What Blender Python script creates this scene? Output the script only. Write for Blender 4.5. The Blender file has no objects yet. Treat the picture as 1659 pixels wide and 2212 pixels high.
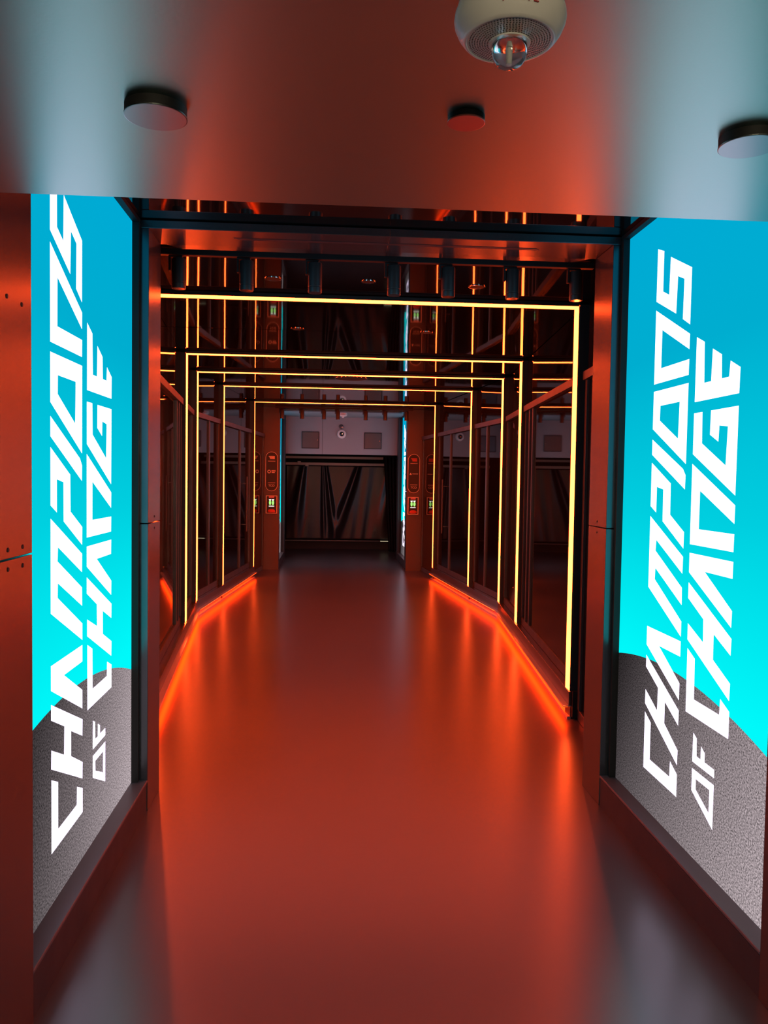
import bpy, bmesh, math, random
from mathutils import Vector, Matrix

random.seed(7)
C = bpy.context.scene.collection
S = bpy.context.scene

# ------------------------------------------------------------------ camera
F_PX, YAW, PITCH, ROLL = 1750.0, 0.069, -0.042, 0.015
CAM = Vector((-0.248, 0.0, 1.55))
fw = Vector((math.sin(YAW) * math.cos(PITCH), math.cos(YAW) * math.cos(PITCH), math.sin(PITCH)))
rt = Vector((math.cos(YAW), -math.sin(YAW), 0.0))
up = rt.cross(fw)
r2 = rt * math.cos(ROLL) + up * math.sin(ROLL)
u2 = -rt * math.sin(ROLL) + up * math.cos(ROLL)
cam_data = bpy.data.cameras.new('camera')
cam_data.sensor_fit = 'VERTICAL'
cam_data.sensor_height = 36.0
cam_data.sensor_width = 27.0
cam_data.lens = F_PX / 2212.0 * 36.0
cam_data.clip_start = 0.02
cam = bpy.data.objects.new('camera', cam_data)
M = Matrix((r2, u2, -fw)).transposed().to_4x4()
M.translation = CAM
cam.matrix_world = M
C.objects.link(cam)
S.camera = cam

# ------------------------------------------------------------------ world, exposure, lights
S.view_settings.view_transform = 'Standard'
S.view_settings.look = 'None'
S.view_settings.gamma = 1.0
S.view_settings.use_curve_mapping = False
S.view_settings.exposure = 0.0
w = bpy.data.worlds.new('world')
S.world = w
w.use_nodes = True
bg = w.node_tree.nodes['Background']
bg.inputs[0].default_value = (0.5, 0.45, 0.45, 1)
bg.inputs[1].default_value = 0.004
S.cycles.max_bounces = 8
S.cycles.diffuse_bounces = 3
S.cycles.glossy_bounces = 5
S.cycles.transmission_bounces = 6
S.cycles.sample_clamp_indirect = 6.0
S.cycles.blur_glossy = 0.0
S.cycles.use_denoising = True

STRIP = (29.0, 2.0, 0.32)       # LED strips of the light portals
STRIP_POWER = 1.0
GLOW = (10.0, 0.30, 0.01)        # LED line hidden under the plinth lip
GLOW_POWER = 2.8
LETTER_POWER = 2.0
SCREEN_POWER = 1.0

# a weak warm lamp of the lobby behind the photographer
ld = bpy.data.lights.new('lobby_lamp', 'AREA')
ld.energy = 26.0
ld.color = (1.0, 0.80, 0.52)
ld.size = 0.6
lo = bpy.data.objects.new('lobby_lamp', ld)
lo.location = (0.15, -2.4, 1.75)
lo.rotation_euler = (math.radians(96), 0, 0)
C.objects.link(lo)


# ------------------------------------------------------------------ materials
def new_mat(name):
    m = bpy.data.materials.new(name)
    m.use_nodes = True
    nt = m.node_tree
    return m, nt, nt.nodes['Principled BSDF']


def noise(nt, scale, detail=4.0, vec=None, stretch=None):
    tc = nt.nodes.new('ShaderNodeTexCoord')
    n = nt.nodes.new('ShaderNodeTexNoise')
    n.inputs['Scale'].default_value = scale
    n.inputs['Detail'].default_value = detail
    if stretch:
        mp = nt.nodes.new('ShaderNodeMapping')
        mp.inputs['Scale'].default_value = stretch
        nt.links.new(tc.outputs['Object'], mp.inputs[0])
        nt.links.new(mp.outputs[0], n.inputs['Vector'])
    else:
        nt.links.new(tc.outputs['Object'], n.inputs['Vector'])
    return n


def ramp(nt, sock, lo_, hi_, p0=0.3, p1=0.7):
    r = nt.nodes.new('ShaderNodeMapRange')
    r.inputs['From Min'].default_value = p0
    r.inputs['From Max'].default_value = p1
    r.inputs['To Min'].default_value = lo_
    r.inputs['To Max'].default_value = hi_
    nt.links.new(sock, r.inputs['Value'])
    return r.outputs[0]


def add_bump(nt, b, sock, strength, dist=0.01):
    bp = nt.nodes.new('ShaderNodeBump')
    bp.inputs['Strength'].default_value = strength
    bp.inputs['Distance'].default_value = dist
    nt.links.new(sock, bp.inputs['Height'])
    nt.links.new(bp.outputs[0], b.inputs['Normal'])


def surf(name, col, rough=0.5, metal=0.0, spec=0.5, var=0.0, vscale=6.0, stretch=None, bump=0.0, bscale=20.0):
    m, nt, b = new_mat(name)
    b.inputs['Base Color'].default_value = (*col, 1)
    b.inputs['Roughness'].default_value = rough
    b.inputs['Metallic'].default_value = metal
    b.inputs['Specular IOR Level'].default_value = spec
    n = noise(nt, vscale, 4, stretch=stretch)
    if var:
        nt.links.new(ramp(nt, n.outputs[0], max(0.02, rough - var), rough + var), b.inputs['Roughness'])
    if bump:
        n2 = noise(nt, bscale, 3, stretch=stretch)
        add_bump(nt, b, n2.outputs[0], bump)
    return m


def emit(name, col, power):
    m, nt, b = new_mat(name)
    nt.nodes.remove(b)
    e = nt.nodes.new('ShaderNodeEmission')
    e.inputs[0].default_value = (*col, 1)
    e.inputs[1].default_value = power
    nt.links.new(e.outputs[0], nt.nodes['Material Output'].inputs[0])
    return m


MT = {}
MT['soffit'] = surf('satin_aluminium_soffit', (0.295, 0.42, 0.375), 0.33, 1.0, bump=0.012, bscale=140)  # green tint in the metal stands in for cyan reflected from the screens
MT['panel'] = surf('satin_metal_panel', (0.13, 0.135, 0.148), 0.23, 0.85)
MT['panel_dark'] = surf('dark_satin_metal', (0.10, 0.095, 0.10), 0.38, 0.6, var=0.04)
MT['frame'] = surf('powder_coated_frame', (0.03, 0.03, 0.034), 0.45, 0.0, spec=0.35, var=0.05)
MT['black'] = surf('matt_black', (0.012, 0.012, 0.013), 0.55, 0.0, spec=0.35, var=0.05)
MT['mirror'] = surf('black_mirror_ceiling', (0.004, 0.0035, 0.0035), 0.03, 0.0, spec=0.55, bump=0.15, bscale=0.7)
MT['glass'] = surf('dark_door_glass', (0.006, 0.004, 0.004), 0.025, 0.0, spec=0.75)
MT['plinth'] = surf('plinth_steel', (0.24, 0.20, 0.20), 0.24, 0.85)
MT['lip'] = surf('plinth_lip_aluminium', (0.75, 0.72, 0.70), 0.28, 0.8)
MT['spot'] = surf('spotlight_black', (0.045, 0.048, 0.05), 0.38, 0.3, spec=0.6)
MT['pier'] = surf('red_lit_metal_pier', (0.10, 0.08, 0.08), 0.5, 0.15, var=0.04)  # grey metal; the passage's red light is tinted into its colour
MT['sill'] = surf('dark_sill_metal', (0.13, 0.115, 0.125), 0.4, 0.3, var=0.04)
MT['far_grey'] = surf('grey_painted_board', (0.30, 0.275, 0.28), 0.6, 0.0, var=0.05)
MT['white'] = surf('white_plastic', (0.78, 0.77, 0.74), 0.35, 0.0)
MT['chrome'] = surf('chrome', (0.8, 0.8, 0.8), 0.12, 1.0)
MT['disc'] = surf('brushed_disc', (0.27, 0.28, 0.28), 0.3, 1.0)
MT['copper'] = surf('sprinkler_plate', (0.55, 0.16, 0.13), 0.35, 0.6, var=0.04)
MT['vinyl'] = surf('black_vinyl_sheet', (0.016, 0.012, 0.012), 0.30, 0.0, spec=0.5, bump=0.2, bscale=7)
MT['cloth'] = surf('black_drape', (0.012, 0.011, 0.012), 0.9, 0.0, spec=0.2)
MT['tan'] = surf('tan_rail', (0.36, 0.30, 0.25), 0.45, 0.2)
MT['redlit'] = surf('pale_print', (0.85, 0.75, 0.72), 0.5)
MT['red'] = surf('red_plastic', (0.55, 0.06, 0.04), 0.4)
MT['redtext'] = surf('red_print', (0.35, 0.02, 0.02), 0.5)
MT['perf'] = surf('speaker_grille_hole', (0.10, 0.085, 0.06), 0.7)
MT['strip'] = emit('led_strip_amber', STRIP, STRIP_POWER)
MT['glow'] = emit('led_line_red', GLOW, GLOW_POWER)
MT['letter'] = emit('screen_white_lettering', (1.0, 0.85, 1.14), LETTER_POWER)
MT['green'] = emit('green_display', (0.45, 1.0, 0.22), 1.1)
MT['white_led'] = emit('white_display_text', (1.0, 0.92, 0.8), 1.3)
MT['red_led'] = emit('red_display_tag', (1.0, 0.06, 0.03), 0.5)
MT['gap'] = emit('light_through_gap', (1.0, 0.85, 0.55), 0.9)

# clear lens
m, nt, b = new_mat('clear_lens')
b.inputs['Base Color'].default_value = (0.96, 0.98, 0.98, 1)
b.inputs['Transmission Weight'].default_value = 1.0
b.inputs['Roughness'].default_value = 0.02
b.inputs['IOR'].default_value = 1.4
MT['lens'] = m

# floor: poured dark resin, faint scuffs and one hairline crack
m, nt, b = new_mat('dark_resin_floor')
b.inputs['Specular IOR Level'].default_value = 1.0
n1 = noise(nt, 1.6, 6)
n2 = noise(nt, 40, 4)
mx = nt.nodes.new('ShaderNodeMix')
mx.data_type = 'RGBA'
mx.inputs['A'].default_value = (0.058, 0.056, 0.061, 1)
mx.inputs['B'].default_value = (0.068, 0.065, 0.071, 1)
nt.links.new(ramp(nt, n1.outputs[0], 0, 1, 0.0, 1.0), mx.inputs['Factor'])
nt.links.new(mx.outputs['Result'], b.inputs['Base Color'])
b.inputs['Roughness'].default_value = 0.285
add_bump(nt, b, n2.outputs[0], 0.06, 0.002)
MT['floor'] = m

# the video wall picture: cyan sky above, speckled grey ground under an arc; u runs across, z up
def screen_mat(name, upos, sgn, zoff):
    m, nt, b = new_mat(name)
    nt.nodes.remove(b)
    tc = nt.nodes.new('ShaderNodeTexCoord')
    sp = nt.nodes.new('ShaderNodeSeparateXYZ')
    nt.links.new(tc.outputs['Object'], sp.inputs[0])

    def math_(op, a, b2=None):
        n = nt.nodes.new('ShaderNodeMath')
        n.operation = op
        for i, v in enumerate((a, b2)):
            if v is None:
                continue
            if isinstance(v, (int, float)):
                n.inputs[i].default_value = v
            else:
                nt.links.new(v, n.inputs[i])
        return n.outputs[0]
    u = math_('MULTIPLY', math_('SUBTRACT', sp.outputs[1], upos), sgn)
    z = math_('ADD', sp.outputs[2], zoff)
    du = math_('SUBTRACT', u, 0.22)
    arc = math_('SUBTRACT', 0.800, math_('DIVIDE', math_('MULTIPLY', du, du), 5.4))
    sky = math_('GREATER_THAN', z, arc)
    cr = nt.nodes.new('ShaderNodeValToRGB')
    el = cr.color_ramp.elements
    el[0].position = 0.0
    el[0].color = (0.0, 0.95, 0.96, 1)
    el[1].position = 1.0
    el[1].color = (0.0, 0.40, 0.66, 1)
    e = el.new(0.35)
    e.color = (0.0, 0.62, 0.74, 1)
    e = el.new(0.7)
    e.color = (0.0, 0.42, 0.63, 1)
    mr = nt.nodes.new('ShaderNodeMapRange')
    mr.inputs['From Min'].default_value = 0.75
    mr.inputs['From Max'].default_value = 2.65
    nt.links.new(z, mr.inputs['Value'])
    nt.links.new(mr.outputs[0], cr.inputs[0])
    ns = nt.nodes.new('ShaderNodeTexNoise')
    ns.inputs['Scale'].default_value = 160
    ns.inputs['Detail'].default_value = 3
    nt.links.new(tc.outputs['Object'], ns.inputs['Vector'])
    gl = nt.nodes.new('ShaderNodeMapRange')
    gl.inputs['From Min'].default_value = -0.5
    gl.inputs['From Max'].default_value = 1.25
    gl.inputs['To Min'].default_value = 0.0
    gl.inputs['To Max'].default_value = 1.0
    nt.links.new(math_('ADD', math_('SUBTRACT', u, math_('MULTIPLY', z, 0.55)), 0.30), gl.inputs['Value'])
    k = nt.nodes.new('ShaderNodeMapRange')
    k.inputs['From Min'].default_value = 0.3
    k.inputs['From Max'].default_value = 0.7
    k.inputs['To Min'].default_value = 0.15
    k.inputs['To Max'].default_value = 1.85
    nt.links.new(ns.outputs[0], k.inputs['Value'])
    gp = math_('ADD', math_('MULTIPLY', math_('POWER', gl.outputs[0], 1.4), 0.42), 0.015)
    g = math_('MULTIPLY', gp, k.outputs[0])
    cmb = nt.nodes.new('ShaderNodeCombineColor')
    nt.links.new(g, cmb.inputs[0])
    nt.links.new(math_('MULTIPLY', g, 0.83), cmb.inputs[1])
    nt.links.new(math_('MULTIPLY', g, 0.88), cmb.inputs[2])
    mx = nt.nodes.new('ShaderNodeMix')
    mx.data_type = 'RGBA'
    nt.links.new(sky, mx.inputs['Factor'])
    nt.links.new(cmb.outputs[0], mx.inputs['A'])
    nt.links.new(cr.outputs[0], mx.inputs['B'])
    em = nt.nodes.new('ShaderNodeEmission')
    em.inputs[1].default_value = SCREEN_POWER
    nt.links.new(mx.outputs['Result'], em.inputs[0])
    nt.links.new(em.outputs[0], nt.nodes['Material Output'].inputs[0])
    return m


# ------------------------------------------------------------------ mesh helpers
def origin_of(o):
    p = Vector((0, 0, 0))
    while o:
        p += o.location
        o = o.parent
    return p


class MB:
    def __init__(self):
        self.v, self.f = [], []

    def face(self, pts):
        n = len(self.v)
        self.v += [tuple(p) for p in pts]
        self.f.append(tuple(range(n, n + len(pts))))
        return self

    def prism(self, base, vec):
        """extrude polygon base (3-D points) along vec"""
        n, k = len(self.v), len(base)
        vec = Vector(vec)
        self.v += [tuple(p) for p in base] + [tuple(Vector(p) + vec) for p in base]
        self.f.append(tuple(range(n, n + k)))
        self.f.append(tuple(range(n + 2 * k - 1, n + k - 1, -1)))
        for i in range(k):
            j = (i + 1) % k
            self.f.append((n + i, n + j, n + k + j, n + k + i))
        return self

    def box(self, x0, x1, y0, y1, z0, z1):
        return self.prism([(x0, y0, z0), (x1, y0, z0), (x1, y1, z0), (x0, y1, z0)], (0, 0, z1 - z0))

    def lathe(self, c, prof, seg=40, axis='Z'):
        """prof: (radius, height) pairs turned about the axis through c"""
        n = len(self.v)
        c = Vector(c)
        for r, h in prof:
            for i in range(seg):
                a = 2 * math.pi * i / seg
                if axis == 'Z':
                    p = c + Vector((r * math.cos(a), r * math.sin(a), h))
                elif axis == 'Y':
                    p = c + Vector((r * math.cos(a), h, r * math.sin(a)))
                else:
                    p = c + Vector((h, r * math.cos(a), r * math.sin(a)))
                self.v.append(tuple(p))
        for k in range(len(prof) - 1):
            for i in range(seg):
                j = (i + 1) % seg
                self.f.append((n + k * seg + i, n + k * seg + j, n + (k + 1) * seg + j, n + (k + 1) * seg + i))
        if prof[0][0] > 1e-5:
            self.f.append(tuple(n + i for i in range(seg)))
        if prof[-1][0] > 1e-5:
            q = n + (len(prof) - 1) * seg
            self.f.append(tuple(q + seg - 1 - i for i in range(seg)))
        return self

    def build(self, name, mat, parent=None, smooth=False, bevel=0.0):
        me = bpy.data.meshes.new(name)
        ox, oy, oz = origin_of(parent)
        me.from_pydata([(a - ox, b - oy, c - oz) for a, b, c in self.v], [], self.f)
        bm = bmesh.new()
        bm.from_mesh(me)
        bmesh.ops.remove_doubles(bm, verts=bm.verts, dist=1e-6)
        bmesh.ops.recalc_face_normals(bm, faces=bm.faces)
        bm.to_mesh(me)
        bm.free()
        me.materials.append(MT[mat] if isinstance(mat, str) else mat)
        o = bpy.data.objects.new(name, me)
        C.objects.link(o)
        if smooth:
            for p in me.polygons:
                p.use_smooth = True
            md = o.modifiers.new('split', 'EDGE_SPLIT')
            md.split_angle = math.radians(35)
        if bevel:
            md = o.modifiers.new('bevel', 'BEVEL')
            md.width = bevel
            md.segments = 2
            md.limit_method = 'ANGLE'
        if parent:
            o.parent = parent
        return o


def thing(name, label, cat, loc, group=None, kind=None):
    o = bpy.data.objects.new(name, None)
    o.empty_display_size = 0.1
    o.location = loc
    C.objects.link(o)
    tag(o, label, cat, group, kind)
    return o


def tag(o, label, cat, group=None, kind=None):
    o['label'] = label
    o['category'] = cat
    if group:
        o['group'] = group
    if kind:
        o['kind'] = kind
    return o


def copy_tree(root, shift):
    r = root.copy()
    C.objects.link(r)
    r.location = root.location + Vector(shift)
    for ch in root.children:
        c = ch.copy()
        C.objects.link(c)
        c.parent = r
        for g in ch.children:
            d = g.copy()
            C.objects.link(d)
            d.parent = c
    return r


def text_mesh(name, body, size, mat, parent, mw, align='CENTER'):
    cu = bpy.data.curves.new(name, 'FONT')
    cu.body = body
    cu.size = size
    cu.align_x = align
    cu.align_y = 'CENTER'
    cu.extrude = 0.0004
    tmp = bpy.data.objects.new(name, cu)
    C.objects.link(tmp)
    dg = bpy.context.evaluated_depsgraph_get()
    me = bpy.data.meshes.new_from_object(tmp.evaluated_get(dg))
    bpy.data.objects.remove(tmp)
    me.transform(Matrix.Translation(-origin_of(parent)) @ mw)
    me.materials.clear()
    me.materials.append(MT[mat])
    o = bpy.data.objects.new(name, me)
    C.objects.link(o)
    if parent:
        o.parent = parent
    return o


# ------------------------------------------------------------------ plan
ZC = 2.69                      # mirror ceiling
ZS = 2.192                     # near soffit
WW, WS = 1.061, 1.128          # portal wall face, screen face (half widths)
NY0, NY1, NYB = 2.29, 3.735, 3.99      # near portal: screens NY0..NY1, jamb NY1..NYB
FYA, FY0, FY1, FYE = 13.5, 13.76, 15.2, 15.5
YK, WK, SL = 8.92, 1.667, 0.088        # kink of the side walls


def wid(y):
    return WK - SL * abs(y - YK)


FR = [(5.18, 1.335), (7.625, 1.56), (8.92, 1.667), (10.26, 1.554), (12.354, 1.364)]
SIDE = {-1: 'left', 1: 'right'}

# ------------------------------------------------------------------ setting: floor, ceilings, walls
def struct(name, mb, mat, label, cat, smooth=False, bevel=0.0):
    return tag(mb.build(name, mat, None, smooth, bevel), label, cat, kind='structure')


fl = MB()
fl.box(-2.2, 2.2, -3.0, 19.0, -0.1, 0.0)
struct('floor', fl, 'floor', 'smooth dark resin floor running through the whole passage, glowing red between the plinths', 'floor')

for (a, bb, tilt, lab) in ((2.0, 6.40, 0.000, 'black mirror ceiling panel above the first glowing portal'),
                           (6.404, FY0, 0.0012, 'black mirror ceiling panel above the four farther glowing portals')):
    c = MB()
    z0, z1 = ZC - tilt * 2, ZC + tilt * 2
    c.prism([(-2.1, a, z0), (2.1, a, z1), (2.1, bb, z1), (-2.1, bb, z0)], (0, 0, 0.08))
    struct('ceiling', c, 'mirror', lab, 'ceiling')
c = MB()
c.box(-1.4, 1.4, FY0 + 0.002, FYE + 0.2, ZC, ZC + 0.08)
struct('ceiling', c, 'far_grey', 'grey ceiling above the far pair of screens', 'ceiling')
c = MB()
c.box(-WW + 0.001, WW - 0.001, -3.0, 1.95, ZS, ZS + 0.498)
struct('ceiling_soffit', c, 'soffit', 'low satin metal soffit overhead with discs and fire alarm on it', 'ceiling', bevel=0.003)

for s in (-1, 1):
    nm = 'wall_' + SIDE[s]
    # metal sheets beside the photographer, seam at 1.327
    for (z0, z1, lab) in ((0.0, 1.325, 'lower'), (1.329, ZC - 0.001, 'upper')):
        p = MB()
        p.box(s * WW, s * 1.45, -3.0, NY0, z0, z1)
        o = struct(nm, p, 'panel', '%s satin metal wall sheet at the near end of the %s screen' % (lab, SIDE[s]), 'wall', bevel=0.002)
        d = MB()
        zz = 1.302 if lab == 'lower' else 1.352
        for yy in (2.12, 2.22):
            d.lathe((s * WW, yy, zz), [(0.006, s * -0.0015), (0.006, s * 0.01)], 12, 'X')
            if lab == 'upper':
                d.lathe((s * WW, yy, 1.993), [(0.006, s * -0.0015), (0.006, s * 0.01)], 12, 'X')
        d.build('screw', 'black', o)
    # outer carcass walls that close the place off
    p = MB()
    p.box(s * 1.80, s * 2.1, NYB, FYA, 0.0, ZC)
    struct(nm, p, 'black', 'black wall behind the %s glass doors' % SIDE[s], 'wall')
    p = MB()
    p.box(s * 1.24, s * 1.5, FYE, 18.5, 0.0, ZC)
    struct(nm, p, 'black', 'black side wall of the dark room past the far screens on the %s' % SIDE[s], 'wall')
    # cross walls beside the portals
    p = MB()
    p.box(s * 1.304, s * 2.1, NYB - 0.1, NYB, 0.0, ZC)
    struct(nm, p, 'panel_dark', 'dark cross wall behind the %s near screen' % SIDE[s], 'wall')
    p = MB()
    p.box(s * (WW + 0.001), s * 2.1, FYA, FYA + 0.029, 0.0, ZC)
    o = struct(nm, p, 'pier', 'satin metal cross wall carrying the %s sponsor sign' % SIDE[s], 'wall')
    # far jamb beyond the far screens
    p = MB()
    p.box(s * WW, s * 1.45, FY1, FYE, 0.0, ZC)
    struct(nm, p, 'frame', 'narrow end pier past the %s far screen' % SIDE[s], 'wall')
p = MB()
p.box(-2.1, 2.1, -3.1, -3.0, 0, 2.7)
struct('wall_back', p, 'far_grey', 'grey wall behind the photographer', 'wall')
p = MB()
p.box(-1.5, 1.5, 18.4, 18.6, 0, 2.7)
struct('wall_front', p, 'black', 'black end wall behind the curtain', 'wall')
p = MB()
p.box(-1.239, 1.239, FYE + 0.001, FYE + 0.1, 1.985, ZC - 0.001)
bulk = struct('wall_front', p, 'far_grey', 'grey bulkhead above the dark curtain opening with two square panels', 'wall')
q = MB()
q.box(-0.373, -0.367, FYE - 0.001, FYE + 0.01, 1.985, ZC - 0.001)
q.build('panel_seam', 'panel_dark', bulk)
p = MB()
p.box(-1.3, 1.3, FYE + 0.1, 18.5, 2.3, 2.36)
struct('ceiling', p, 'black', 'black ceiling over the curtain room', 'ceiling')


# ------------------------------------------------------------------ portals: jambs, header, sills
def portal(tagname, ya, yb, ys0, ys1, front, which):
    """jamb block ya..yb; screens ys0..ys1; front = y of the jamb face beside the screens"""
    e = thing('portal_frame', 'satin metal frame of the %s passage opening, lit red on its reveals' % which, 'portal frame', (0, (ya + yb) / 2, 0), kind='structure')
    for s in (-1, 1):
        for (z0, z1) in ((0.0, 1.325), (1.329, 2.649)):
            j = MB()
            j.box(s * WW, s * 1.30, ya, yb, z0, z1)
            jo = j.build('jamb', 'panel', e, bevel=0.002)
            d = MB()
            d.lathe((s * WW, (ya + yb) / 2, 1.30 if z0 == 0 else 1.354), [(0.005, s * -0.0015), (0.005, s * 0.01)], 12, 'X')
            d.build('screw', 'black', jo)
        # sill below the screen and the kick plate under it
        k = MB()
        k.box(s * (WW + 0.004), s * 1.30, ys0, ys1, 0.0, 0.130)
        k.build('kick_plate', 'frame', e)
        k = MB()
        k.box(s * WW, s * 1.30, ys0, ys1, 0.134, 0.146)
        k.build('sill', 'sill', e, bevel=0.003)
        k = MB()
        k.box(s * 1.10, s * 1.30, ys0, ys1, 2.669, ZC - 0.001)
        k.build('top_trim', 'black', e)
    h = MB()
    h.box(-1.30, 1.30, ya, yb, 2.650, ZC - 0.004)
    ho = h.build('header', 'panel', e, bevel=0.002)
    g = MB()
    yc = ya + 0.12
    g.prism([(-0.70, yc - 0.014, 2.6485), (0.725, yc - 0.014, 2.6485), (0.745, yc + 0.014, 2.6485), (-0.675, yc + 0.014, 2.6485)], (0, 0, 0.003))
    g.build('slot', 'frame', ho)
    g = MB()
    g.box(0.018, 0.021, ya - 0.0008, yb, 2.6488, 2.68)
    g.build('joint', 'chrome', ho)
    return e


portal('near', NY1, NYB, NY0, NY1, NY1, 'near')
pf = portal('far', FYA + 0.03, FY0, FY0, FY1, FY0, 'far')
# inner lintel plate just past the near header
p = MB()
p.prism([(-1.05, NYB + 0.002, 2.654), (1.05, NYB + 0.002, 2.654), (0.98, NYB + 0.10, 2.658), (-0.98, NYB + 0.10, 2.658)], (0, 0, 0.03))
tag(p.build('trim_1', 'panel', None, bevel=0.002), 'narrow sloped metal plate behind the near header', 'trim', kind='structure')

# ------------------------------------------------------------------ video screens
L1 = {
 'S': [(.002, 2.530), (.066, 2.505), (.066, 2.339), (.128, 2.312), (.134, 2.463), (.332, 2.371), (.330, 2.155), (.264, 2.188), (.268, 2.343), (.208, 2.368), (.200, 2.222), (.000, 2.311)],
 'N': [(.000, 2.274), (.332, 2.119), (.330, 2.061), (.070, 2.180), (.068, 2.023), (.332, 2.023), (.330, 1.963), (.000, 1.963)],
 'I': [(.000, 1.730), (.305, 1.603), (.330, 1.578), (.328, 1.523), (.000, 1.666)],
 'P': [(.000, 1.632), (.197, 1.545), (.200, 1.419), (.332, 1.358), (.330, 1.294), (.128, 1.389), (.126, 1.520), (.060, 1.530), (.060, 1.422), (.000, 1.447)],
 'M': [(.000, 1.405), (.330, 1.262), (.328, 1.196), (.070, 1.308), (.065, 1.262), (.328, 1.141), (.330, 1.074), (.068, 1.190), (.065, 1.142), (.332, 1.010), (.332, 0.950), (.000, 1.101)],
 'A': [(.000, 0.932), (.332, 0.932), (.332, 0.872), (.128, 0.872), (.332, 0.768), (.332, 0.700), (.000, 0.852)],
 'H': [(.000, 0.807), (.334, 0.660), (.332, 0.600), (.203, 0.658), (.203, 0.570), (.334, 0.503), (.332, 0.443), (.000, 0.597), (.002, 0.658), (.128, 0.601), (.131, 0.697), (.000, 0.756)],
 'C': [(.002, 0.561), (.067, 0.531), (.067, 0.373), (.265, 0.373), (.268, 0.437), (.334, 0.407), (.334, 0.318), (.002, 0.318)],
 'E_2': [(.392, 2.096), (.457, 2.068), (.463, 1.917), (.517, 1.917), (.523, 2.033), (.592, 2.002), (.597, 1.917), (.649, 1.917), (.656, 1.971), (.725, 1.940), (.722, 1.853), (.390, 1.853)],
 'G_2': [(.388, 1.811), (.456, 1.811), (.460, 1.695), (.644, 1.611), (.652, 1.746), (.590, 1.753), (.586, 1.696), (.521, 1.724), (.524, 1.811), (.722, 1.811), (.718, 1.508), (.388, 1.657)],
 'N_2': [(.386, 1.621), (.720, 1.475), (.718, 1.412), (.457, 1.520), (.456, 1.377), (.720, 1.377), (.718, 1.316), (.386, 1.316)],
 'A_2': [(.386, 1.283), (.720, 1.283), (.718, 1.225), (.514, 1.225), (.722, 1.115), (.720, 1.057), (.386, 1.209)],
 'H_2': [(.386, 1.170), (.725, 1.020), (.722, 0.962), (.597, 1.012), (.598, 0.920), (.725, 0.866), (.722, 0.806), (.390, 0.952), (.390, 1.014), (.518, 0.966), (.515, 1.051), (.386, 1.110)],
 'C_2': [(.393, 0.919), (.456, 0.892), (.460, 0.739), (.656, 0.739), (.660, 0.796), (.726, 0.769), (.725, 0.675), (.393, 0.675)],
 'F_2': [(.464, 0.615), (.493, 0.602), (.495, 0.536), (.527, 0.535), (.529, 0.584), (.559, 0.569), (.560, 0.536), (.633, 0.535), (.635, 0.505), (.461, 0.505)],
}
RINGS = {'O': ([(.000, 1.932), (.332, 1.932), (.330, 1.621), (.000, 1.774)], [(.072, 1.867), (.258, 1.867), (.252, 1.722), (.070, 1.806)]),
         'O_2': ([(.462, 0.480), (.634, 0.480), (.633, 0.318), (.462, 0.396)], [(.495, 0.450), (.603, 0.450), (.602, 0.366), (.497, 0.411)])}


def led_screen(s, ya, yb, uorg, label, far_edge):
    e = thing('led_screen', label, 'screen', (s * WS, (ya + yb) / 2, 0.147), group='video walls of the passage')
    sgn = 1.0 if s < 0 else -1.0
    mat = screen_mat('screen_picture', uorg - (ya + yb) / 2, sgn, 0.147)
    p = MB()
    p.box(s * WS, s * (WS + 0.04), ya + 0.002, yb - 0.032, 0.147, 2.668)
    p.build('display', mat, e)
    t = MB()
    x = s * (WS - 0.0015)
    for nm_, poly in L1.items():
        t.face([(x, uorg + sgn * u_, z_) for u_, z_ in poly])
    for o_, i_ in RINGS.values():
        for k in range(4):
            l = (k + 1) % 4
            t.face([(x, uorg + sgn * o_[k][0], o_[k][1]), (x, uorg + sgn * o_[l][0], o_[l][1]), (x, uorg + sgn * i_[l][0], i_[l][1]), (x, uorg + sgn * i_[k][0], i_[k][1])])
    lo_ = t.build('lettering', 'letter', e)
    lo_['label'] = 'white lettering CHAMPIONS OF CHANGE running up the screen'
    bz = MB()
    bz.box(s * (WS - 0.030), s * (WS + 0.04), yb - 0.031, yb - 0.001, 0.147, 2.668)
    bz.build('bezel', 'black', e)
    return e


led_screen(-1, NY0, NY1, 2.635, 'tall near video screen on the left with CHAMPIONS cut off by the soffit', NY1)
led_screen(1, NY0, NY1, 3.373, 'wide near video screen on the right showing the whole word CHAMPIONS', NY1)
led_screen(-1, FY0, FY1, FY0 + 0.4, 'sliver of a distant cyan screen beside the ring logo sponsor sign', FY1)
led_screen(1, FY0, FY1, FY1 - 0.4, 'bright sliver of a distant cyan screen beside the triangle logo sponsor sign', FY1)

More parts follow.
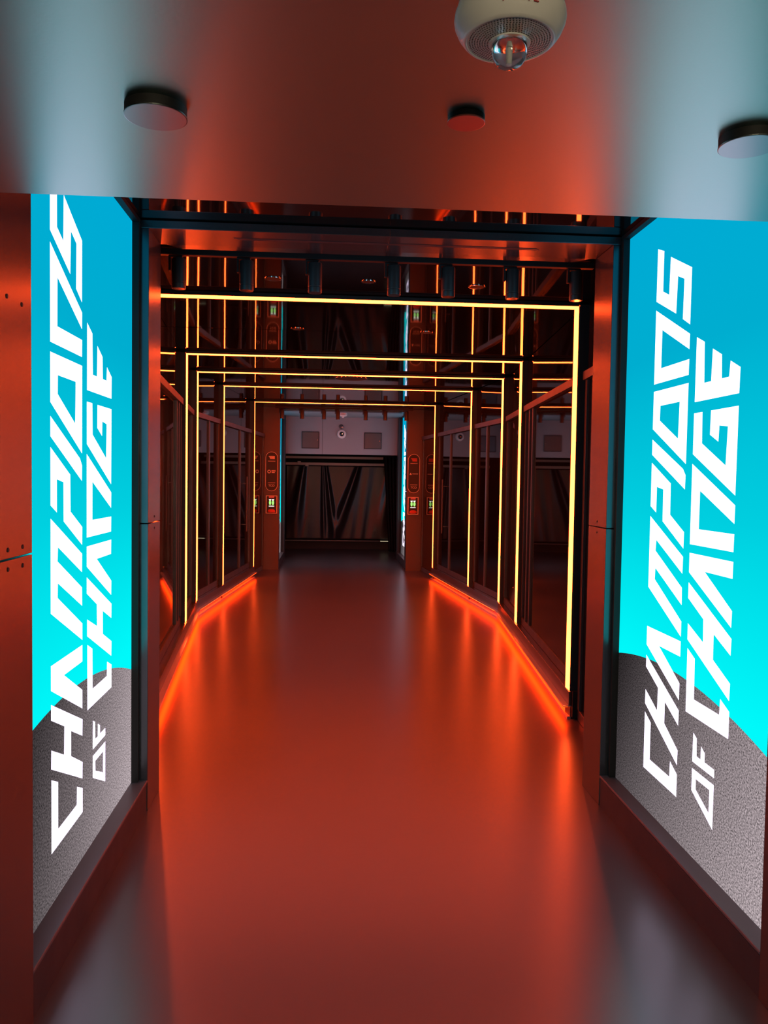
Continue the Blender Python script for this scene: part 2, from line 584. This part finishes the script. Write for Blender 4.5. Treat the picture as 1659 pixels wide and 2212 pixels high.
# ------------------------------------------------------------------ glowing portals
ORD = ['nearest and largest glowing amber light portal, its left post hidden by the jamb',
       'second glowing amber light portal, standing just before the floor plinth bends',
       'third glowing amber light portal, at the bend of the floor plinth',
       'fourth glowing amber light portal, second smallest of the five',
       'smallest and farthest glowing amber light portal, in front of the sponsor signs']
for i, (y, wv) in enumerate(FR):
    e = thing('light_portal', ORD[i], 'light portal', (0, y, 0), group='glowing light portals along the passage')
    hw = 0.049
    for s in (-1, 1):
        p = MB()
        p.box(s * (wv + 0.006), s * (wv + 0.115), y - 0.060, y + 0.060, 0.0, ZC - 0.003)
        for (a, bb) in ((y - 0.060, y - hw - 0.001), (y + hw + 0.001, y + 0.060)):
            p.box(s * wv, s * (wv + 0.006), a, bb, 0.181, 2.663)
        p.build('post', 'frame', e, bevel=0.003)
        p = MB()
        p.box(s * (wv + 0.002), s * (wv + 0.0058), y - hw, y + hw, 0.182, 2.664)
        p.build('light_strip', 'strip', e)
        if i == 0:
            p = MB()
            p.box(s * (wv + 0.012), s * (wv + 0.12), y - 0.085, y - 0.061, 0.012, 0.185)
            p.build('base_block', 'black', e, bevel=0.002)
    p = MB()
    p.box(-(wv + 0.11), wv + 0.11, y - 0.060, y + 0.060, 2.670, ZC - 0.003)
    for (a, bb) in ((y - 0.060, y - hw - 0.001), (y + hw + 0.001, y + 0.060)):
        p.box(-wv, wv, a, bb, 2.6625, 2.670)
    p.build('crossbeam', 'frame', e, bevel=0.003)
    p = MB()
    p.box(-wv, wv, y - hw, y + hw, 2.6635, 2.6698)
    p.build('light_strip', 'strip', e)

# ------------------------------------------------------------------ plinths along the side walls
def seg_box(mb, y0, y1, s, d0, d1, z0, z1):
    """a bar that follows the side wall between y0 and y1; d = distance outwards from the strip line"""
    a0, a1 = wid(y0), wid(y1)
    mb.prism([(s * (a0 + d0), y0, z0), (s * (a0 + d1), y0, z0), (s * (a1 + d1), y1, z0), (s * (a1 + d0), y1, z0)], (0, 0, z1 - z0))


PY = [(5.12, YK), (YK, 12.42)]
for s in (-1, 1):
    e = thing('baseboard_' + SIDE[s], 'stepped metal plinth with glowing red underlight along the %s glass doors' % SIDE[s], 'plinth', (s * WK, YK, 0), kind='structure')
    for (a, bb) in PY:
        m_ = MB(); seg_box(m_, a, bb, s, -0.004, 0.30, 0.088, 0.178); m_.build('riser', 'plinth', e, bevel=0.002)
        m_ = MB(); seg_box(m_, a, bb, s, -0.042, 0.02, 0.080, 0.087); m_.build('lip', 'lip', e, bevel=0.002)
        m_ = MB(); seg_box(m_, a, bb, s, 0.012, 0.03, 0.0, 0.080); m_.build('kick_face', 'plinth', e)
        m_ = MB(); seg_box(m_, a, bb, s, -0.012, 0.012, 0.0, 0.016); m_.build('foot_channel', 'lip', e)
        m_ = MB(); seg_box(m_, a + 0.02, bb - 0.02, s, -0.034, -0.006, 0.074, 0.079); m_.build('light_strip', 'glow', e)

# ------------------------------------------------------------------ glass doors between the portals
BAYS = [(NYB + 0.02, FR[0][0] - 0.09, 'between the near frame and the first glowing portal'),
        (FR[0][0] + 0.065, FR[1][0] - 0.065, 'between the first and second glowing portals'),
        (FR[1][0] + 0.065, FR[2][0] - 0.065, 'between the second and third glowing portals'),
        (FR[2][0] + 0.065, FR[3][0] - 0.065, 'between the third and fourth glowing portals'),
        (FR[3][0] + 0.065, FR[4][0] - 0.065, 'with a long bar handle, between the fourth and fifth glowing portals'),
        (FR[4][0] + 0.065, FYA - 0.01, 'narrow and last, past the fifth glowing portal')]
for s in (-1, 1):
    for i, (a, bb, lab) in enumerate(BAYS):
        e = thing('glass_door', 'dark reflective glass door on the %s, %s' % (SIDE[s], lab), 'glass door', (s * (wid((a + bb) / 2) + 0.05), (a + bb) / 2, 0.18), group='dark glass doors lining the passage')
        zb = 0.18 if 0 < i < 5 else 0.002
        D = 0.05
        m_ = MB(); seg_box(m_, a + 0.005, bb - 0.005, s, D + 0.012, D + 0.022, zb + 0.06, 2.20); m_.build('pane', 'glass', e)
        m_ = MB(); seg_box(m_, a + 0.005, bb - 0.005, s, D + 0.012, D + 0.022, 2.24, ZC - 0.004); m_.build('transom_pane', 'glass', e)
        m_ = MB(); seg_box(m_, a, bb, s, D - 0.02, D + 0.05, 2.19, 2.245); m_.build('transom_rail', 'panel_dark', e, bevel=0.002)
        m_ = MB(); seg_box(m_, a, bb, s, D, D + 0.04, zb, zb + 0.07); m_.build('bottom_rail', 'panel_dark', e, bevel=0.002)
        L = bb - a
        spots_ = [0.0, L - 0.05]
        if i in (1, 3, 4):
            spots_.insert(1, L * {1: 0.80, 3: 0.55, 4: 0.60}[i])
        if i == 1:
            spots_.insert(2, L * 0.88)
        for t0 in spots_:
            m_ = MB(); seg_box(m_, a + t0, a + t0 + 0.05, s, D - 0.004, D + 0.04, zb + 0.07, 2.19); m_.build('stile', 'panel_dark', e, bevel=0.002)
        if i == 4:
            yy = 11.78
            m_ = MB()
            m_.lathe((s * (wid(yy) + D - 0.045), yy, 0.75), [(0.011, 0.0), (0.011, 0.79)], 14)
            ho = m_.build('handle', 'panel_dark', e, smooth=True)
            q = MB()
            for zz in (0.85, 1.44):
                q.box(min(s * (wid(yy) + D - 0.045), s * (wid(yy) + D + 0.012)), max(s * (wid(yy) + D - 0.045), s * (wid(yy) + D + 0.012)), yy - 0.006, yy + 0.006, zz - 0.006, zz + 0.006)
            q.build('handle_bracket', 'panel_dark', ho)

# ------------------------------------------------------------------ spotlights on their tracks
def track(y, label):
    m_ = MB()
    m_.box(-1.12, 1.12, y - 0.018, y + 0.018, ZC - 0.034, ZC - 0.003)
    tag(m_.build('lighting_track', 'black', None, bevel=0.002), label, 'track')


track(4.20, 'black lighting track behind the near header carrying seven spotlights')
track(13.28, 'dark lighting track in front of the far opening')


def spot(x, y, label, group):
    zt = ZC - 0.036
    e = thing('spotlight', label, 'spotlight', (x, y, zt), group=group)
    b_ = MB()
    b_.lathe((x, y, zt - 0.165), [(0.030, 0.002), (0.034, 0.0), (0.035, 0.004), (0.035, 0.026), (0.0335, 0.028), (0.0335, 0.030), (0.035, 0.032), (0.035, 0.146), (0.033, 0.150), (0.0, 0.150)], 32)
    b_.build('body', 'spot', e, smooth=True)
    b_ = MB()
    b_.lathe((x, y, zt - 0.164), [(0.029, 0.0), (0.020, 0.02), (0.0, 0.024)], 24)
    b_.build('lens', 'chrome', e, smooth=True)
    b_ = MB()
    b_.box(x - 0.049, x - 0.038, y - 0.014, y + 0.014, zt - 0.075, zt)
    b_.build('bracket', 'black', e, bevel=0.002)
    b_ = MB()
    b_.box(x - 0.049, x + 0.02, y - 0.016, y + 0.016, zt - 0.010, zt - 0.001)
    b_.build('mount', 'black', e, bevel=0.002)
    return e


POS = ['first, half behind the near jamb', 'second', 'third', 'fourth, just right of the middle', 'fifth', 'sixth', 'seventh, at the right end of the near track']
NX = [-1.015, -0.675, -0.329, 0.076, 0.357, 0.693, 1.030]
FX = [-1.010, -0.686, -0.333, -0.107, 0.347, 0.666, 1.015]
near0 = spot(NX[0], 4.20, '', 'spotlights on the near track')
PL = ['black cylinder spotlight hanging close against the near jamb on the left',
      'black cylinder spotlight, second from the left on the near track',
      'black cylinder spotlight, third from the left on the near track',
      'black cylinder spotlight hanging just right of the near header joint',
      'black cylinder spotlight, fifth from the left on the near track',
      'black cylinder spotlight, second from the right end on the near track',
      'black cylinder spotlight in the top right corner above the first portal post']
FL = ['tiny dark spotlight at the left end of the far track',
      'tiny dark spotlight above the left square bulkhead panel',
      'tiny dark spotlight on the far track, third from the left',
      'tiny dark spotlight just left of the white round alarm on the far ceiling',
      'tiny dark spotlight on the far track, third from the right',
      'tiny dark spotlight above the right square bulkhead panel',
      'tiny dark spotlight at the right end of the far track']
for k, x in enumerate(NX):
    o = near0 if k == 0 else copy_tree(near0, (x - NX[0], 0, 0))
    o['label'] = PL[k]
for k, x in enumerate(FX):
    o = copy_tree(near0, (x - NX[0], 13.28 - 4.20, 0))
    o['label'] = FL[k]
    o['group'] = 'spotlights on the far track'

# ------------------------------------------------------------------ ceiling downlight rings in the mirror ceiling
def ring(x, y, r, label):
    e = thing('recessed_downlight', label, 'downlight', (x, y, ZC), group='recessed downlights in the mirror ceiling')
    m_ = MB()
    m_.lathe((x, y, ZC), [(r - 0.005, -0.001), (r - 0.005, -0.004), (r, -0.004), (r + 0.001, -0.001)], 40)
    m_.build('rim', 'chrome', e, smooth=True)
    m_ = MB()
    m_.lathe((x, y, ZC), [(r - 0.0055, -0.0010), (r - 0.0055, -0.0025)], 40)
    m_.build('diffuser', 'black', e)


ring(-0.58, 4.76, 0.050, 'thin ringed unlit downlight between the second and third near spotlights')
ring(-0.03, 4.76, 0.042, 'thin ringed unlit downlight nearest the middle above the first portal')
ring(0.615, 4.80, 0.050, 'thin ringed unlit downlight between the fifth and sixth near spotlights')
ring(-0.50, 6.33, 0.050, 'thin ringed unlit downlight at the ceiling joint behind the first portal, left of middle')
ring(0.50, 6.33, 0.050, 'thin ringed unlit downlight at the ceiling joint behind the first portal, right of middle')
ring(0.0, 9.4, 0.19, 'large round unlit ceiling ring between the third and fourth portals')

# ------------------------------------------------------------------ soffit fittings
def disc(x, y, r, h, mat, label, name, cat):
    e = thing(name, label, cat, (x, y, ZS))
    m_ = MB()
    m_.lathe((x, y, ZS), [(r * 0.985, 0.0), (r * 0.985, -h + 0.0015)], 64)
    m_.build('housing', 'black', e, smooth=True)
    m_ = MB()
    m_.lathe((x, y, ZS), [(r, -h + 0.0025), (r, -h + 0.0004), (r - 0.0015, -h)], 64)
    m_.build('face_plate', mat, e)
    return e


disc(-0.557, 1.470, 0.054, 0.0185, 'disc', 'large brushed metal disc light on the soffit above the left screen', 'ceiling_light', 'ceiling light')
disc(0.523, 1.482, 0.054, 0.0185, 'disc', 'brushed metal disc light on the soffit cut by the right picture edge', 'ceiling_light', 'ceiling light')
disc(-0.012, 1.452, 0.0335, 0.012, 'copper', 'small flat red disc on the soffit below the fire alarm', 'sprinkler_cover', 'sprinkler cover')

AX, AY = -0.013, 1.098
e = thing('fire_alarm', 'large white sounder strobe with perforated grille and clear dome on the soffit', 'fire alarm', (AX, AY, ZS))
m_ = MB()
m_.lathe((AX, AY, ZS), [(0.066, 0.0), (0.070, -0.010), (0.0735, -0.020), (0.0745, -0.028), (0.0735, -0.034), (0.069, -0.044), (0.063, -0.052), (0.0605, -0.0545), (0.058, -0.0550), (0.057, -0.0535), (0.024, -0.0580), (0.0, -0.0580)], 72)
body = m_.build('body', 'white', e, smooth=True)
# perforations of the grille, in rings around the lens
m_ = MB()
for k in range(8):
    rr = 0.0295 + k * 0.0034
    nn = int(2 * math.pi * rr / 0.0040)
    for q in range(nn):
        a = 2 * math.pi * (q + 0.5 * (k % 2)) / nn
        cx, cy = AX + rr * math.cos(a), AY + rr * math.sin(a)
        zz = -0.0535 - (0.057 - rr) / 0.033 * 0.0045 - 0.0004
        m_.face([(cx + 0.00125 * math.cos(2 * math.pi * t_ / 6), cy + 0.00125 * math.sin(2 * math.pi * t_ / 6), ZS + zz) for t_ in range(6)])
gr = m_.build('grille', 'perf', e)
gr['label'] = 'grille of small dark holes around the clear dome'
gr['kind'] = 'stuff'
m_ = MB()
m_.lathe((AX, AY, ZS - 0.0575), [(0.0275, 0.0), (0.0275, -0.0018), (0.024, -0.0025)], 48)
m_.build('lens_collar', 'white', e, smooth=True)
m_ = MB()
LP = [(0.0235, -0.0590), (0.0238, -0.066), (0.0232, -0.073), (0.0210, -0.080), (0.0165, -0.086), (0.009, -0.0895), (0.0, -0.0905)]
m_.lathe((AX, AY, ZS), LP, 48)
dome = m_.build('clear_dome', 'lens', e, smooth=True)
m_ = MB()
m_.lathe((AX, AY, ZS), [(0.019, -0.0606), (0.012, -0.0640), (0.004, -0.0650), (0.0, -0.0650)], 32)
m_.build('reflector', 'chrome', e, smooth=True)
m_ = MB()
m_.lathe((AX, AY, ZS), [(0.0032, -0.0655), (0.0032, -0.082), (0.0, -0.083)], 16)
m_.build('flash_tube', 'white', e, smooth=True)
# FIRE, in red around the side that faces the photographer
chars = 'FIRE'
for k, ch in enumerate(chars):
    ang = math.radians(-90 + (k - 1.5) * 10.7 - 1.5)
    nn_ = Vector((math.cos(ang), math.sin(ang), 0))
    tt = Vector((-nn_.y, nn_.x, 0))
    uu = (nn_ * 0.40 + Vector((0, 0, 0.917))).normalized()
    ff = tt.cross(uu)
    pp = Vector((AX, AY, ZS - 0.0366)) + nn_ * 0.0736
    mw = Matrix(((tt.x, uu.x, ff.x, pp.x), (tt.y, uu.y, ff.y, pp.y), (tt.z, uu.z, ff.z, pp.z), (0, 0, 0, 1)))
    text_mesh('lettering', ch, 0.017, 'redtext', body, mw)

# ------------------------------------------------------------------ far wall: signs and wall units
def bar(mb, x0, x1, z0, z1, y, d=0.002):
    mb.box(x0, x1, y - d, y - 0.0002, z0, z1)


def sign(s, label):
    cx = s * 1.187 if s < 0 else 1.175
    cz, y = 1.630, FYA
    hw_, hh = 0.100, 0.325
    e = thing('sponsor_sign', label, 'sign', (cx, y, cz))
    # panel, capsule outline
    def cap(r, hh_):
        pts = []
        st = hh_ - r
        for k in range(25):
            a = math.pi * k / 24
            pts.append((cx + r * math.cos(a), cz + st + r * math.sin(a)))
        for k in range(25):
            a = math.pi + math.pi * k / 24
            pts.append((cx + r * math.cos(a), cz - st + r * math.sin(a)))
        return pts
    m_ = MB()
    m_.prism([(px_, y - 0.0002, pz_) for px_, pz_ in cap(hw_ - 0.002, hh - 0.002)], (0, -0.003, 0))
    m_.build('panel', 'frame', e)
    o_, i_ = cap(hw_, hh), cap(hw_ - 0.0065, hh - 0.0065)
    m_ = MB()
    n = len(o_)
    for k in range(n):
        l = (k + 1) % n
        m_.prism([(o_[k][0], y - 0.0002, o_[k][1]), (o_[l][0], y - 0.0002, o_[l][1]), (i_[l][0], y - 0.0002, i_[l][1]), (i_[k][0], y - 0.0002, i_[k][1])], (0, -0.006, 0))
    m_.build('outline', 'redlit', e)
    yf = y - 0.003
    for zz in (0.166, -0.193):
        m_ = MB()
        bar(m_, cx - 0.060, cx + 0.060, cz + zz, cz + zz + 0.007, yf)
        m_.build('divider', 'redlit', e)
    # top logo: three stacked short lines
    m_ = MB()
    for (x0, x1, z0, z1) in ((-0.048, 0.050, 0.240, 0.254), (-0.034, 0.050, 0.222, 0.236), (-0.026, 0.050, 0.204, 0.218)):
        bar(m_, cx + x0, cx + x1, cz + z0, cz + z1, yf)
    m_.build('top_logo', 'redlit' if s < 0 else 'red', e)
    # middle logo
    m_ = MB()
    if s < 0:
        for k in range(8):
            a0, a1 = math.pi / 8 + math.pi / 4 * k, math.pi / 8 + math.pi / 4 * (k + 1)
            R1, R0 = 0.030, 0.018
            lx = cx - 0.040
            m_.prism([(lx + R1 * math.cos(a0), yf - 0.0002, cz - 0.003 + R1 * math.sin(a0)), (lx + R1 * math.cos(a1), yf - 0.0002, cz - 0.003 + R1 * math.sin(a1)),
                      (lx + R0 * math.cos(a1), yf - 0.0002, cz - 0.003 + R0 * math.sin(a1)), (lx + R0 * math.cos(a0), yf - 0.0002, cz - 0.003 + R0 * math.sin(a0))], (0, -0.002, 0))
        bar(m_, cx + 0.002, cx + 0.052, cz - 0.024, cz - 0.012, yf)
        for k in range(4):
            bar(m_, cx + 0.000 + 0.017 * k, cx + 0.013 + 0.017 * k, cz - 0.002, cz + 0.020, yf)
    else:
        m_.prism([(cx - 0.072, yf - 0.0002, cz - 0.020), (cx - 0.034, yf - 0.0002, cz - 0.020), (cx - 0.056, yf - 0.0002, cz + 0.016)], (0, -0.002, 0))
        bar(m_, cx - 0.026, cx + 0.070, cz - 0.009, cz - 0.002, yf)
    m_.build('middle_logo', 'redlit', e)
    mw = Matrix(((1, 0, 0, cx), (0, 0, -1, yf - 0.0008), (0, 1, 0, cz - 0.235), (0, 0, 0, 1)))
    text_mesh('lettering', 'TCO', 0.048, 'redlit', e, mw)
    return e


sign(-1, 'tall capsule outlined sign with ring logo and TCO on the left far pier')
sign(1, 'tall capsule outlined sign with triangle logo and TCO on the right far pier')


def wall_unit(cx, z0, z1, hw_, label):
    y = FYA
    e = thing('door_control_unit', label, 'wall unit', (cx, y, (z0 + z1) / 2))
    t_ = 0.012
    m_ = MB()
    m_.box(cx - hw_, cx + hw_, y - 0.02, y - 0.0002, z0, z1)
    m_.build('back_plate', 'frame', e)
    m_ = MB()
    for (a, bb, c_, d_) in ((-hw_, -hw_ + t_, z0, z1), (hw_ - t_, hw_, z0, z1), (-hw_ + t_, hw_ - t_, z0, z0 + t_), (-hw_ + t_, hw_ - t_, z1 - t_, z1)):
        m_.box(cx + a, cx + bb, y - 0.034, y - 0.0205, c_, d_)
    m_.build('rim', 'redlit', e)
    m_ = MB()
    m_.box(cx - 0.042, cx + 0.042, y - 0.038, y - 0.0205, z1 - 0.040, z1 - 0.013)
    m_.build('top_tag', 'red_led', e)
    for k in (-1, 1):
        m_ = MB()
        fx = cx + k * 0.024
        pts = [(fx + 0.018 * math.cos(2 * math.pi * q / 20), y - 0.0206, z1 - 0.118 + 0.040 * math.sin(2 * math.pi * q / 20)) for q in range(20)]
        m_.prism(pts, (0, -0.003, 0))
        fo = m_.build('figure_symbol', 'green', e)
        m_ = MB()
        m_.prism([(fx - 0.020, y - 0.0206, z1 - 0.062), (fx + 0.020, y - 0.0206, z1 - 0.060), (fx + 0.012, y - 0.0206, z1 - 0.082), (fx - 0.012, y - 0.0206, z1 - 0.084)], (0, -0.004, 0))
        m_.build('figure_top', 'white_led', fo)
    m_ = MB()
    m_.box(cx - 0.044, cx + 0.044, y - 0.024, y - 0.0205, z1 - 0.182, z1 - 0.170)
    m_.build('text_bar', 'white_led', e)
    m_ = MB()
    m_.lathe((cx, y - 0.026, z0 + 0.016), [(0.030, 0.0), (0.058, 0.008), (0.066, 0.022), (0.052, 0.046), (0.030, 0.056), (0.0, 0.058)], 32)
    for q in range(len(m_.v)):
        vx, vy, vz = m_.v[q]
        m_.v[q] = (vx, y - 0.0206 + (vy - (y - 0.026)) * 0.35 - 0.024, vz)
    m_.build('tray', 'red', e, smooth=True)


wall_unit(-1.182, 0.935, 1.232, 0.094, 'red rimmed wall unit with two glowing green symbols under the ring logo sign')
wall_unit(1.168, 0.945, 1.238, 0.090, 'red rimmed wall unit with two glowing green symbols under the triangle logo sign')

# ------------------------------------------------------------------ bulkhead fittings
for (x0, x1, z0, z1, lab) in ((-0.763, -0.435, 2.090, 2.408, 'dark square access panel on the grey bulkhead, left of the dome camera'),
                              (0.424, 0.756, 2.098, 2.408, 'dark square access panel on the grey bulkhead, right of the dome camera')):
    e = thing('access_panel', lab, 'access panel', ((x0 + x1) / 2, FYE, z0), group='square panels on the bulkhead')
    m_ = MB()
    m_.box(x0 + 0.012, x1 - 0.012, FYE - 0.012, FYE - 0.0005, z0 + 0.012, z1 - 0.012)
    m_.build('panel', 'panel_dark', e)
    m_ = MB()
    for (a, bb, c_, d_) in ((x0, x0 + 0.012, z0, z1), (x1 - 0.012, x1, z0, z1), (x0 + 0.012, x1 - 0.012, z0, z0 + 0.012), (x0 + 0.012, x1 - 0.012, z1 - 0.012, z1)):
        m_.box(a, bb, FYE - 0.015, FYE - 0.0005, c_, d_)
    m_.build('frame', 'black', e)
    m_ = MB()
    m_.lathe((x1 - 0.03, FYE - 0.012, (z0 + z1) / 2), [(0.006, -0.003), (0.006, 0.002)], 12, 'Y')
    m_.build('latch', 'chrome', e)
e = thing('security_camera', 'round white dome camera with black lens in the middle of the grey bulkhead', 'security camera', (-0.006, FYE, 2.370))
m_ = MB()
m_.lathe((-0.006, FYE, 2.370), [(0.083, -0.0005), (0.083, -0.030), (0.076, -0.042), (0.046, -0.050), (0.042, -0.048)], 48, 'Y')
m_.build('housing', 'white', e, smooth=True)
m_ = MB()
m_.lathe((-0.006, FYE, 2.370), [(0.044, -0.0485), (0.042, -0.062), (0.032, -0.078), (0.016, -0.087), (0.0, -0.089)], 40, 'Y')
m_.build('dome', 'mirror', e, smooth=True)
m_ = MB()
m_.lathe((0.004, FYE - 0.0895, 2.372), [(0.012, -0.001), (0.012, -0.004)], 20, 'Y')
m_.build('lens', 'chrome', e)
e = thing('wall_bracket', 'small dark fitting with a bright glint above the dome camera on the bulkhead', 'fitting', (-0.018, FYE, 2.51))
m_ = MB()
m_.lathe((-0.018, FYE, 2.51), [(0.045, -0.0005), (0.045, -0.012), (0.038, -0.016)], 28, 'Y')
m_.build('base', 'panel_dark', e, smooth=True)
m_ = MB()
m_.lathe((0.004, FYE - 0.03, 2.50), [(0.020, 0.014), (0.020, -0.012), (0.012, -0.022), (0.0, -0.024)], 24, 'Y')
m_.build('nozzle', 'chrome', e, smooth=True)
e = thing('fire_alarm', 'small white round alarm on the far ceiling above the dome camera', 'fire alarm', (-0.004, 14.46, ZC))
m_ = MB()
m_.lathe((-0.004, 14.46, ZC), [(0.072, -0.0005), (0.076, -0.02), (0.078, -0.035), (0.070, -0.048), (0.055, -0.058), (0.028, -0.060), (0.0, -0.060)], 40)
m_.build('body', 'white', e, smooth=True)
m_ = MB()
m_.lathe((-0.004, 14.46, ZC), [(0.024, -0.0605), (0.023, -0.075), (0.012, -0.086), (0.0, -0.088)], 24)
m_.build('dome', 'white', e, smooth=True)
m_ = MB()
m_.lathe((-0.004, 14.46, ZC - 0.036), [(0.0782, -0.002), (0.0788, 0.0), (0.0782, 0.002)], 40)
m_.build('band', 'panel_dark', e)

# ------------------------------------------------------------------ curtain room
m_ = MB(); m_.box(-1.239, 0.905, 17.12, 17.16, 1.935, 1.985)
tag(m_.build('curtain_rail', 'tan', None, bevel=0.003), 'upper tan rail close under the grey bulkhead', 'rail')
e = thing('curtain_rail', 'lower tan rail from which the crumpled black sheet hangs', 'rail', (0, 17.0, 1.80))
m_ = MB(); m_.box(-1.239, 0.93, 17.00, 17.03, 1.795, 1.850); m_.build('rail', 'tan', e, bevel=0.003)
for x in (-0.86, -0.70):
    m_ = MB(); m_.box(x - 0.035, x + 0.035, 16.985, 16.999, 1.770 if x > -0.8 else 1.80, 1.845 if x > -0.8 else 1.875)
    m_.build('clamp', 'tan', e, bevel=0.002)
for k, x in enumerate((-0.36, 0.08, 0.52)):
    m_ = MB()
    m_.lathe((x, 17.3, 1.929), [(0.012, 0.0), (0.02, 0.02), (0.012, 0.052)], 14)
    o = m_.build('hook', 'chrome', None, smooth=True)
    tag(o, 'small bright hook behind the lower tan rail, %s of three' % ('first', 'second', 'third')[k], 'hook', group='hooks behind the curtain rail')
m_ = MB(); m_.box(-1.239, 1.239, 17.28, 17.32, 1.98, 2.0)
tag(m_.build('hook_bar', 'black', None), 'thin black bar carrying the hooks behind the rails', 'rail')


def drape(name, x0, x1, z0, z1, y, nx, nz, f, mat, label, skew=None):
    me = bpy.data.meshes.new(name)
    vs, fs = [], []
    for j in range(nz + 1):
        for i in range(nx + 1):
            u_, v_ = i / nx, j / nz
            a0 = x0 + (skew(1 - v_) if skew else 0)
            vs.append((a0 + (x1 - a0) * u_, y + f(u_, v_), z1 + (z0 - z1) * v_))
    for j in range(nz):
        for i in range(nx):
            q = j * (nx + 1) + i
            fs.append((q, q + 1, q + nx + 2, q + nx + 1))
    me.from_pydata(vs, [], fs)
    me.materials.append(MT[mat])
    for p_ in me.polygons:
        p_.use_smooth = True
    o = bpy.data.objects.new(name, me)
    C.objects.link(o)
    md = o.modifiers.new('thick', 'SOLIDIFY')
    md.thickness = 0.004
    tag(o, label, 'curtain')
    return o


def sheet(u_, v_):
    d = 0.0
    # sagging folds that run from the hanging points towards the hem
    for (px_, ex, amp, wd) in ((0.16, 0.05, 0.09, 0.045), (0.36, 0.45, 0.07, 0.025), (0.66, 0.44, 0.10, 0.04), (0.33, 0.35, 0.05, 0.015), (0.97, 0.86, 0.06, 0.05)):
        c_ = px_ + (ex - px_) * v_
        t_ = (u_ - c_) / (wd * (0.45 + v_))
        d -= amp * (0.35 + 0.65 * math.sin(math.pi * min(1, v_ * 0.9 + 0.1))) * math.exp(-t_ * t_)
    d += 0.006 * math.sin(u_ * 37 + 5 * v_ + 3 * math.sin(9 * u_)) * (0.3 + v_)
    return d + 0.05


drape('curtain', -1.13, 1.16, 0.235, 1.80, 17.10, 160, 50, sheet, 'vinyl', 'crumpled glossy black sheet hanging across the far opening')
drape('curtain', 1.03, 1.235, 0.01, 1.98, 16.9, 40, 20, lambda u_, v_: 0.03 * math.sin(u_ * 28) + 0.03, 'cloth',
      'matt black drape bunched at the right of the far opening', skew=lambda t_: -0.13 * t_)
m_ = MB(); m_.box(-1.239, 0.86, 17.06, 17.10, 0.205, 0.222)
tag(m_.build('hem_bar', 'panel_dark', None), 'thin dark bar along the hem of the crumpled black sheet', 'bar')
m_ = MB(); m_.box(0.863, 1.239, 17.06, 17.08, 0.207, 0.217)
tag(m_.build('light_gap', 'gap', None), 'thin warm line of light under the curtain at the right', 'light')
m_ = MB(); m_.box(-1.2, 1.2, 17.5, 17.55, 0.0, 0.20)
tag(m_.build('step', 'black', None), 'low black step under the far curtain', 'step', kind='structure')
